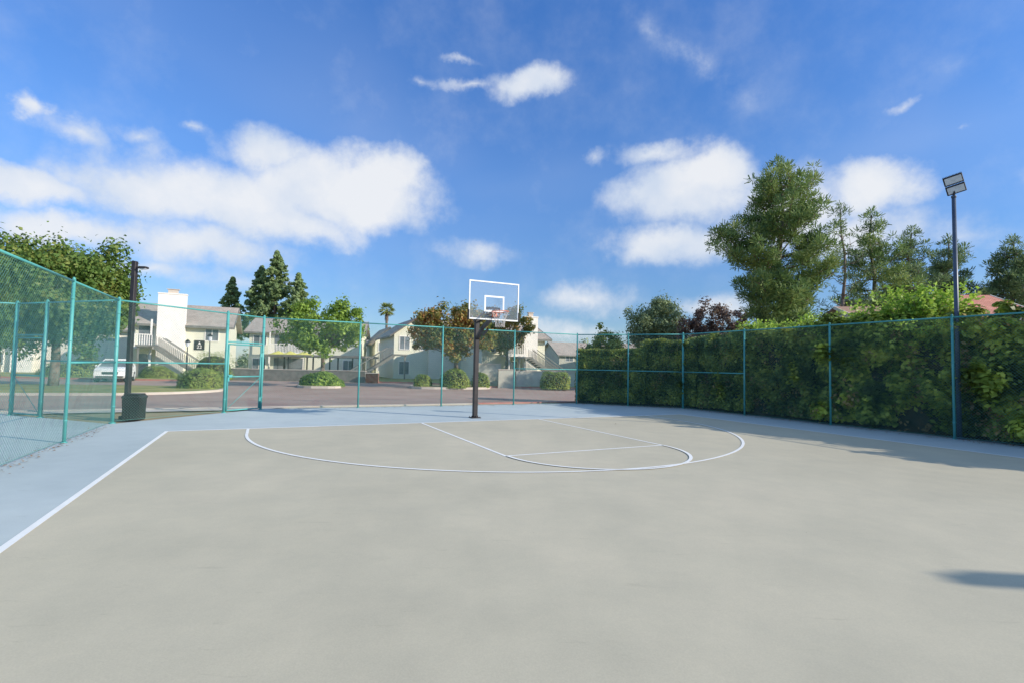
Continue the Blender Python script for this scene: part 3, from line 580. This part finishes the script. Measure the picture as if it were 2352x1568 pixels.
# ---------------------------------------------------------------- buildings
def window(T,x,z,w,h,y=0):
    mb=MB(); mb.box((x,y-.012,z),(w,.02,h)); wp=part(T,'window',mb,M_win); mb=MB()
    for c,d in (((x,y-.03,z+h/2+.04),(w+.16,.06,.08)),((x,y-.03,z-h/2-.04),(w+.16,.06,.08)),((x-w/2-.04,y-.03,z),(.08,.06,h)),((x+w/2+.04,y-.03,z),(.08,.06,h)),((x,y-.035,z),(.05,.03,h))): mb.box(c,d)
    part(wp,'frame',mb,M_stucco)
def apartment(label,loc,rz,Wd,Dp,eave,ridge,mat=None,wins=(),chims=(),balc=(),stairs=(),roofm=None,gable=False,group='two-storey apartment buildings',name='apartment_building',cat='apartment building'):
    mat=mat or M_wall; roofm=roofm or M_roof; T=thing(name,label,cat,loc,rz,group=group); mb=MB()
    if not gable:
        e=eave; mb.add([(0,0,-.1),(0,Dp,-.1),(0,Dp,e),(0,Dp/2,ridge-.12),(0,0,e),(Wd,0,-.1),(Wd,Dp,-.1),(Wd,Dp,e),(Wd,Dp/2,ridge-.12),(Wd,0,e)],[(0,4,3,2,1),(5,6,7,8,9),(0,5,9,4),(1,2,7,6),(4,9,8,3),(2,3,8,7)])
        part(T,'wall',mb,mat); mb=MB(); o=.5; sl=(ridge-eave)/(Dp/2)
        for sgn in(0,1):
            ya,yb=(-o,Dp/2) if not sgn else (Dp+o,Dp/2); za=eave-o*sl
            mb.add([(-o,ya,za),(Wd+o,ya,za),(Wd+o,yb,ridge),(-o,yb,ridge),(-o,ya,za-.18),(Wd+o,ya,za-.18),(Wd+o,yb,ridge-.18),(-o,yb,ridge-.18)],[(0,1,2,3),(4,7,6,5),(0,4,5,1),(1,5,6,2),(3,7,4,0),(2,6,7,3)])
    else:
        e=eave; mb.add([(0,0,-.1),(Wd,0,-.1),(Wd,0,e),(Wd/2,0,ridge-.12),(0,0,e),(0,Dp,-.1),(Wd,Dp,-.1),(Wd,Dp,e),(Wd/2,Dp,ridge-.12),(0,Dp,e)],[(0,1,2,3,4),(5,9,8,7,6),(0,4,9,5),(1,6,7,2)])
        part(T,'wall',mb,mat); mb=MB(); o=.5; sl=(ridge-eave)/(Wd/2)
        for sgn in(0,1):
            xa,xb=(-o,Wd/2) if not sgn else (Wd+o,Wd/2); za=eave-o*sl
            mb.add([(xa,-o,za),(xa,Dp+o,za),(xb,Dp+o,ridge),(xb,-o,ridge),(xa,-o,za-.18),(xa,Dp+o,za-.18),(xb,Dp+o,ridge-.18),(xb,-o,ridge-.18)],[(0,1,2,3),(4,7,6,5),(0,4,5,1),(1,5,6,2),(3,7,4,0),(2,6,7,3)])
    part(T,'roof',mb,roofm)
    if not gable:
        mb=MB(); mb.box((Wd/2,-.53,eave-.5*sl-.09),(Wd+1.0,.04,.2)); 
        for xx in (-.52,Wd+.52):
            a=Vector((xx,-.5,eave-.5*sl-.09)); b=Vector((xx,Dp/2,ridge-.09)); dd=b-a; q=dd.to_track_quat('Y','Z').to_matrix().to_4x4(); mb.box((0,0,0),(.04,dd.length,.22),Matrix.Translation((a+b)/2)@q)
        part(T,'fascia',mb,M_stucco if cat=='house' else M_trim)
    for x,w,top in chims:
        mb=MB(); mb.box((x,-.32,top/2-.05),(w,.6,top+.1)); mb.box((x,-.32,top+.05),(w+.08,.68,.1)); ch=part(T,'chimney',mb,M_stucco)
        mb=MB(); mb.box((x,-.32,top+.28),(w*.35,.3,.35)); mb.box((x,-.32,top+.47),(w*.45,.4,.05)); part(ch,'flue_cap',mb,M_conc)
    for wn in wins: window(T,*wn)
    for x0,x1 in balc:
        mb=MB(); mb.box(((x0+x1)/2,-.012,3.75),(x1-x0-.5,.02,2.1)); mb.box(((x0+x1)/2,-.012,1.05),(x1-x0-.5,.02,2.0)); part(T,'sliding_door',mb,M_win)
        mb=MB(); mb.box(((x0+x1)/2,-.8,2.6),(x1-x0,1.56,.25)); 
        n=int((x1-x0)/.16); mb.box(((x0+x1)/2,-1.54,3.68),(x1-x0,.08,.08))
        for i in range(n+1): mb.box((x0+(x1-x0)*i/n,-1.54,3.18),(.06,.05,.92))
        for sx in (x0+.08,x1-.08): mb.box((sx,-1.5,1.23),(.16,.14,2.48)); mb.box((sx,-1.5,4.35),(.12,.12,1.3))
        part(T,'balcony',mb,M_stucco)
    for x,dirn,top in stairs:
        mb=MB(); n=14
        for i in range(n): mb.box((x+dirn*.27*i,-1.9,top-(i+1)*top/n+.04),(.3,1.0,.06))
        for yy in(-1.38,-2.42):
            a=Vector((x,yy,top)); b=Vector((x+dirn*.27*n,yy,0)); d=b-a; q=d.to_track_quat('X','Z').to_matrix().to_4x4(); mb.box((0,0,-.1),(d.length,.05,.28),Matrix.Translation((a+b)/2)@q); mb.box((0,0,.85),(d.length,.05,.07),Matrix.Translation((a+b)/2)@q)
            for i in range(n*2): t=(i+.5)/(2*n); p=a.lerp(b,t); mb.box((p.x,yy,p.z+.42),(.035,.035,.85))
        mb.box((x-dirn*.7,-1.9,top),(1.4,1.1,.16)); mb.box((x-dirn*1.2,-2.3,top/2),(.12,.12,top-.16)); part(T,'staircase',mb,M_trim)
    return T
def edge(px,d): return Vector(((px-1176)/1145*d,d,-.02))
B1=apartment('two-storey sage apartments with a broad white chimney and outdoor stairs',edge(303,43.5),math.radians(24),7.3,8,4.9,6.9,M_wall,wins=[(6.0,3.9,1.0,1.0)],chims=[(2.9,2.1,7.35)],balc=[(.2,1.75)],stairs=[(2.2,1,2.7)])
T=thing('building_sign','dark square wall plate reading 22 on the sage siding','sign',Vector(edge(303,43.5))+Matrix.Rotation(math.radians(24),3,'Z')@Vector((5.05,-.05,2.95)),math.radians(24))
mb=MB(); mb.box((0,0,0),(.82,.04,.86),bev=.015); part(T,'plate',mb,M_dark)
def text(par,s,size,loc,mat):
    cu=bpy.data.curves.new('t','FONT'); cu.body=s; cu.size=size; cu.extrude=.006; cu.align_x='CENTER'; cu.align_y='CENTER'
    t=bpy.data.objects.new('tmp',cu); C.objects.link(t); dg=bpy.context.evaluated_depsgraph_get(); me=bpy.data.meshes.new_from_object(t.evaluated_get(dg)); bpy.data.objects.remove(t)
    me.materials.clear(); me.materials.append(mat); o=obj('lettering',me,par,loc); o.rotation_euler[0]=math.pi/2; return o
text(T,'22',.42,(0,-.035,-.17),M_stucco)
mb=MB(); mb.add([(-.12,-.028,.08),(.12,-.028,.08),(0,-.028,.32)],[(0,1,2)]); part(T,'emblem',mb,M_stucco)
apartment('long cream two-storey apartments behind the trees',edge(60,54),math.radians(24),11,8,4.9,6.8,M_wall2,wins=[(1.5,3.8,1.1,1),(1.5,1.3,1.1,1.1),(9.8,3.8,1.1,1)],chims=[(5.6,1.6,7.2)],balc=[(7.0,9.0)],stairs=[(3.4,1,2.7)])
apartment('cream apartment wing beside the white chimney',edge(215,50),math.radians(24),6,7,4.7,6.4,M_wall2,wins=[(1.5,3.8,1.1,1),(3.5,1.3,1.1,1.1)],balc=[(3.2,5.4)])
apartment('cream apartments seen past the fence',edge(-190,46),math.radians(24),12,8,4.9,6.8,M_wall2,wins=[(2.5,3.8,1.1,1),(5.5,1.3,1.1,1.1),(9.8,3.8,1.1,1)],chims=[(7.6,1.6,7.2)])
apartment('two-storey sage apartments with wide balcony and grey roof',edge(572,60),math.radians(12),13,8,5.3,7.1,M_wall,wins=[(1.2,4.1,1.4,1.1),(1.2,1.3,1.4,1.2),(8.5,4.1,1.4,1.1),(11.5,4.1,1.2,1.1),(11.5,1.3,1.2,1.2)],balc=[(2.6,6.6)])
apartment('narrow sage apartments with stepped roof',edge(862,66),math.radians(24),3.6,8,4.7,6.5,M_wall,wins=[(.9,3.8,.9,1.1),(2.7,3.8,.9,1.1),(.9,1.2,.9,1.1)],gable=True)
apartment('sage apartments with gabled end and white trim',edge(905,52),math.radians(24),4.4,9,4.9,6.5,M_wall,wins=[(1.1,3.8,1.0,1.3),(3.3,3.8,1.0,1.3),(1.1,1.2,1.0,1.3)],gable=True,stairs=[(-.5,-1,2.5)])
apartment('long sage apartments behind the autumn tree',edge(985,53),math.radians(20),7.5,8,4.8,6.6,M_wall2,wins=[(1.2,3.8,1.2,1.1),(3.6,3.8,1.2,1.1),(6,1.3,1.2,1.1)])
apartment('sage apartments with cream chimney and outdoor stairs',edge(1108,46),math.radians(20),6.3,8,4.4,5.9,M_wall,wins=[(1.2,3.4,1.2,1.0),(1.2,1.2,1.2,1.1)],chims=[(4.6,1.35,6.2)],balc=[(2.0,3.7)],stairs=[(4.0,1,2.4)])
apartment('distant apartments with a plain grey roof',edge(1285,88),math.radians(20),7,8,4.0,6.2,M_grey,wins=[(2,3.2,1.4,1.1),(5,3.2,1.4,1.1)])
apartment('distant apartments with a plain grey roof',edge(1400,80),math.radians(10),12,8,4.0,5.8,M_grey,wins=[(2,3.2,1.4,1.1),(5,3.2,1.4,1.1)])
apartment('distant apartments in the gap between trees',edge(825,92),math.radians(15),6,8,4.6,6.6,M_wall,wins=[(2,3.6,1.2,1.1),(4,3.6,1.2,1.1)])
apartment('house with red clay tile gable roof',Vector((24.9,27,-.05)),math.radians(-6),3.2,7,4.95,6.5,M_stucco,roofm=M_tile,group='tile-roofed houses beyond the hedge',name='house',cat='house')
apartment('house with brown clay tile roof',Vector((24.5,34,-.05)),math.radians(-5),3.4,7,5.3,6.6,M_stucco,roofm=M_tileb,group='tile-roofed houses beyond the hedge',name='house',cat='house')
def lowwall(label,a,b,h,mat=M_grey,t=.2,cap=True):
    A=Vector(a).to_3d(); B=Vector(b).to_3d(); d=B-A; T=thing('garden_wall',label,'wall',(A.x,A.y,-.05),math.atan2(d.y,d.x),group='low garden walls'); L=d.length
    mb=MB(); mb.box((L/2,0,h/2),(L,t,h)); part(T,'wall_panel',mb,mat)
    if cap: mb=MB(); mb.box((L/2,0,h+.03),(L+.06,t+.08,.06)); part(T,'coping',mb,M_conc)
lowwall('tall grey-green stucco enclosure wall',g(1093,38.6),g(1150,39.2),1.75)
lowwall('grey-green stucco enclosure wall with pale coping',g(1146,37.6),g(1184,37.9),1.35)
lowwall('long low grey-green stucco wall',g(1186,38.2),g(1330,40.5),1.25)
lowwall('long dark low wall beside the parking bays',g(530,42.5),g(842,42.5),.95,M_trim)
lowwall('short brown brick planter wall',g(843,42),g(872,42),.8,M_brick)
T=thing('carport','long flat-roofed carport on slim dark posts','carport',(*g(600,50),-.05),0)
mb=MB(); mb.box((5.2,2.5,2.25),(10.6,5.2,.22)); part(T,'roof',mb,M_trim)
for i in range(5):
    for yy in (.2,4.8): mb=MB(); mb.box((.2+2.5*i,yy,1.07),(.12,.12,2.14)); part(T,'post',mb,M_dark)
for px in (640,668,700):
    T=thing('patio_umbrella','yellow patio umbrella beside the pool','umbrella',(*g(px,57),-.05),group='yellow umbrellas by the pool')
    mb=MB(); mb.tube((0,0,0),(0,0,2.6),.03); part(T,'pole',mb,M_dark)
    mb=MB(); mb.tube((0,0,2.35),(0,0,2.85),1.35,.03,8); part(T,'canopy',mb,M_umb)

# ---------------------------------------------------------------- car
def car(loc,rz):
    T=thing('parked_car','white compact suv parked beside the lawn','car',loc,rz)
    prof=[(-2.2,.35),(-2.25,.75),(-2.2,1.0),(-1.95,1.06),(1.15,1.06),(1.95,.95),(2.2,.78),(2.25,.45),(2.15,.3)]
    mb=MB(); ys=[(-.9,.94),(-.86,1),(.86,1),(.9,.94)]; vs=[]
    for y,k in ys: vs+=[(x*(k if abs(x)>1 else 1),y,.3+(z-.3)*k) for x,z in prof]
    n=len(prof); fs=[tuple(range(n)),tuple(3*n+i for i in range(n-1,-1,-1))]
    for j in range(3):
        for i in range(n): i2=(i+1)%n; fs.append((j*n+i,(j+1)*n+i,(j+1)*n+i2,j*n+i2))
    mb.add(vs,fs)
    lo=[(-2.0,-.84),(1.2,-.84),(1.2,.84),(-2.0,.84)]; hi=[(-1.65,-.64),(.3,-.64),(.3,.64),(-1.65,.64)]
    mb.add([(x,y,1.50) for x,y in hi]+[(x*.97,y*.95,1.60) for x,y in hi],[(0,1,5,4),(1,2,6,5),(2,3,7,6),(3,0,4,7),(4,5,6,7)])
    for (a,b) in zip(lo,hi): mb.tube((a[0],a[1],1.05),(b[0],b[1],1.51),.045,.04,6)
    for s in(-1,1): mb.tube((-.45,.83*s,1.05),(-.42,.645*s,1.51),.035,.03,6); mb.box((.85,.98*s,1.1),(.12,.16,.12),bev=.03)
    part(T,'body',mb,M_white)
    mb=MB(); mb.add([(x*.99,y*.985,1.05) for x,y in lo]+[(x*.99,y*.985,1.51) for x,y in hi],[(0,1,5,4),(1,2,6,5),(2,3,7,6),(3,0,4,7)]); part(T,'window',mb,M_win)
    for s in(-1,1):
        mb=MB(); mb.box((2.12,.66*s,.8),(.2,.4,.14),bev=.03); part(T,'headlight',mb,M_lens)
        mb=MB(); mb.box((-2.18,.7*s,.9),(.12,.28,.2),bev=.02); part(T,'taillight',mb,M_redk)
        for x in(-1.35,1.4):
            mb=MB(); mb.tube((x,.70*s,.34),(x,.93*s,.34),.34,.34,20); w=part(T,'wheel',mb,M_black)
            mb=MB(); mb.tube((x,.90*s,.34),(x,.945*s,.34),.22,.2,12); part(w,'rim',mb,M_lens)
    mb=MB(); mb.box((2.2,0,.62),(.08,.9,.2),bev=.02); mb.box((2.18,0,.4),(.14,1.5,.1),bev=.02); part(T,'grille',mb,M_black)
car((*g(270,36.0),-.045),math.radians(-60))

rng=np.random.default_rng(9); P=[]
for (a,b,n,sp) in (((9.6,-1.5),(9.6,12),900,.25),((-9.0,-1.5),(-9.0,6),260,.15),((6.6,-5.0),(9.6,-2.0),350,.25),((-5.5,-5.0),(6.5,-5.0),260,.2),((2,1),(4.5,2.5),10,.9)):
    t=rng.uniform(0,1,n); 
    for k in range(n):
        q=cw(a[0]+(b[0]-a[0])*t[k]+rng.normal()*sp*.6,a[1]+(b[1]-a[1])*t[k]+rng.normal()*sp*.6,.02); P.append(tuple(q))
P=np.array(P); o=obj('leaf_litter',fastmesh('leaf_litter',leafV(rng,P,np.tile([0,0,1.],(len(P),1))+.25*unit(rng,len(P)),.045),M_litter)); o['kind']='stuff'; o['label']='scattered dry leaves along the fence feet'; o['category']='leaves'

# ---------------------------------------------------------------- sun, sky, camera
EL=math.radians(24.5); sx,sy=.943,-.333; sd=Vector((sx*math.cos(EL),sy*math.cos(EL),math.sin(EL)))
sl=bpy.data.lights.new('sun','SUN'); sl.energy=5.0; sl.angle=math.radians(.4); sl.color=(1,.925,.80)
so=bpy.data.objects.new('sun',sl); C.objects.link(so); so.rotation_euler=sd.to_track_quat('Z','Y').to_euler(); so.location=(20,-10,30)
w=bpy.data.worlds.new('World'); S.world=w; w.use_nodes=True; nt=w.node_tree; bg=nt.nodes['Background']
try:
    w.cycles.sampling_method='MANUAL'; w.cycles.sample_map_resolution=512
except Exception: pass
sky=nt.nodes.new('ShaderNodeTexSky'); sky.sky_type='NISHITA'; sky.sun_disc=False; sky.sun_elevation=EL; sky.sun_rotation=math.atan2(sx,sy); sky.air_density=1.0; sky.dust_density=.4; sky.ozone_density=2.5
tc=nt.nodes.new('ShaderNodeTexCoord'); gen=tc.outputs['Generated']; sep=nt.nodes.new('ShaderNodeSeparateXYZ'); link(nt,gen,sep.inputs[0])
def M(op,a,b=None,c=None,clamp=False):
    n=nt.nodes.new('ShaderNodeMath'); n.operation=op; n.use_clamp=clamp
    for i,v in enumerate((a,b,c)):
        if v is None: continue
        if isinstance(v,(int,float)): n.inputs[i].default_value=v
        else: link(nt,v,n.inputs[i])
    return n.outputs[0]
def VM(op,a,b=None):
    n=nt.nodes.new('ShaderNodeVectorMath'); n.operation=op
    for i,v in enumerate((a,b)):
        if v is None: continue
        if isinstance(v,tuple): n.inputs[i].default_value=v
        else: link(nt,v,n.inputs[i])
    return n
az=M('ARCTAN2',sep.outputs[0],sep.outputs[1]); el=M('ARCSINE',sep.outputs[2])
cb=nt.nodes.new('ShaderNodeCombineXYZ'); link(nt,az,cb.inputs[0]); link(nt,el,cb.inputs[1]); ae=cb.outputs[0]
wn=noise(nt,8,6,.62,gen); wv=VM('SUBTRACT',wn.outputs['Color'],(.5,.5,.5)).outputs[0]; wv=VM('MULTIPLY',wv,(.11,.075,0)).outputs[0]; pa=VM('ADD',ae,wv).outputs[0]
def ang(px,py):
    v=sv(px,py,1.0)-Vector((0,0,1.6)); v.normalize(); return math.atan2(v.x,v.y),math.asin(v.z)
clouds=[(800,440,225,95,0,1.35),(520,455,310,85,0,1.25),(610,345,130,55,5,1.0),(890,400,115,65,0,1.3),(310,440,190,65,0,1.15),(90,440,180,48,0,1.15),(170,530,290,40,4,.95),(440,560,270,60,0,.85),(660,515,225,55,0,1.05),(330,615,200,36,0,.65),
(72,250,50,30,0,.85),(190,315,150,32,-8,.5),(335,325,75,26,0,.5),(455,308,30,18,0,.55),(1210,200,98,42,5,.95),(1090,200,95,18,0,.55),(1070,138,42,13,0,.45),(970,195,40,15,0,.4),
(1560,450,180,82,0,1.15),(1650,395,110,72,0,1.25),(1510,355,115,28,0,.6),(1375,355,45,26,0,.55),(1560,560,190,52,0,.95),(2000,430,145,70,0,1.2),(1800,480,160,95,0,1.0),(2200,560,120,60,0,.5),(1950,540,180,70,0,.8),
(1100,580,100,32,-8,.55),(1340,690,130,44,0,.8),(1290,765,200,34,0,.6),(1620,710,150,34,0,.6),(2070,235,42,15,0,.35),(2200,290,42,13,0,.33),(560,640,260,34,0,.4),(2500,400,150,60,0,.7),(-150,380,170,80,0,1.0),
(1600,150,210,45,-35,.24),(1500,70,90,30,-30,.2),(2200,120,200,40,10,.12)]
acc=None
for px,py,rx,ry,ro,stg in clouds:
    a0,e0=ang(px,py); a1,_=ang(px+rx,py); a2,_=ang(px-rx,py); _,e1=ang(px,py-ry); _,e2=ang(px,py+ry)
    mp=nt.nodes.new('ShaderNodeMapping'); mp.vector_type='TEXTURE'; mp.inputs['Location'].default_value=(a0,e0,0); mp.inputs['Rotation'].default_value=(0,0,math.radians(ro)); mp.inputs['Scale'].default_value=(abs(a1-a2)/2,abs(e1-e2)/2,1)
    link(nt,pa,mp.inputs['Vector']); ln=VM('LENGTH',mp.outputs[0]).outputs['Value']; v=M('SUBTRACT',1.3,ln); v=M('MULTIPLY',v,stg); v=M('MAXIMUM',v,0)
    acc=v if acc is None else M('SMOOTH_MAX',acc,v,.12)
# noise only erodes the cloud where there is cloud, so clear sky stays calm
n2=noise(nt,12,8,.6,gen); nn=M('MULTIPLY_ADD',n2.outputs['Fac'],1.5,-.80)
nn=M('MULTIPLY',nn,M('MULTIPLY',acc,4.0,clamp=True) if False else M('MINIMUM',M('MULTIPLY',acc,4.0),1.0))
mr=nt.nodes.new('ShaderNodeMapRange'); mr.interpolation_type='SMOOTHSTEP'; link(nt,M('ADD',acc,nn),mr.inputs[0]); mr.inputs[1].default_value=-.06; mr.inputs[2].default_value=.95
mp=nt.nodes.new('ShaderNodeMapping'); mp.inputs['Scale'].default_value=(1.2,3.0,1); mp.inputs['Rotation'].default_value=(0,0,math.radians(-20)); link(nt,ae,mp.inputs['Vector'])
n4=noise(nt,1.0,4,.4,mp.outputs[0]); n4.inputs['Distortion'].default_value=.3
mr2=nt.nodes.new('ShaderNodeMapRange'); mr2.interpolation_type='SMOOTHSTEP'; link(nt,n4.outputs['Fac'],mr2.inputs[0]); mr2.inputs[1].default_value=.38; mr2.inputs[2].default_value=.9; mr2.inputs[4].default_value=.26
dens=M('MAXIMUM',mr.outputs[0],mr2.outputs[0])
n5=noise(nt,6,6,.55,VM('ADD',gen,(-.03,.0,-.045)).outputs[0])
rc=ramp(nt,[(.36,(4.4,4.95,5.8)),(.62,(5.9,6.0,6.15))]); link(nt,M('ADD',n5.outputs['Fac'],M('MULTIPLY_ADD',acc,.14,-.10)),rc.inputs[0])
tint=ramp(nt,[(0,(.60,.72,.92)),(.12,(.54,.71,.95)),(.35,(.60,.92,1.33)),(.60,(.54,.98,1.55)),(.72,(2.0,1.9,1.7)),(1,(2.8,2.35,1.75))]); link(nt,M('MAXIMUM',sep.outputs[2],0),tint.inputs[0])  # top stops brighten the unseen overhead sky as added fill light
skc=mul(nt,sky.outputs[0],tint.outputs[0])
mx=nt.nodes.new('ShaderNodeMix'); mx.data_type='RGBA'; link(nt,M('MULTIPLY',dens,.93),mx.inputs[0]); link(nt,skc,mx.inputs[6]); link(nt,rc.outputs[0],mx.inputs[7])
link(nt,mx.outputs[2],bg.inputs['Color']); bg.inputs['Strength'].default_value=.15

cam=bpy.data.cameras.new('camera'); cam.sensor_width=36; cam.lens=1145/2352*36; cam.clip_end=3000
co=bpy.data.objects.new('camera',cam); C.objects.link(co)
co.matrix_world=Matrix.Translation((0,0,1.6))@Matrix.Rotation(math.radians(90+2.8),4,'X')@Matrix.Rotation(math.radians(1.13),4,'Z')
S.camera=co
S.view_settings.view_transform='Standard'
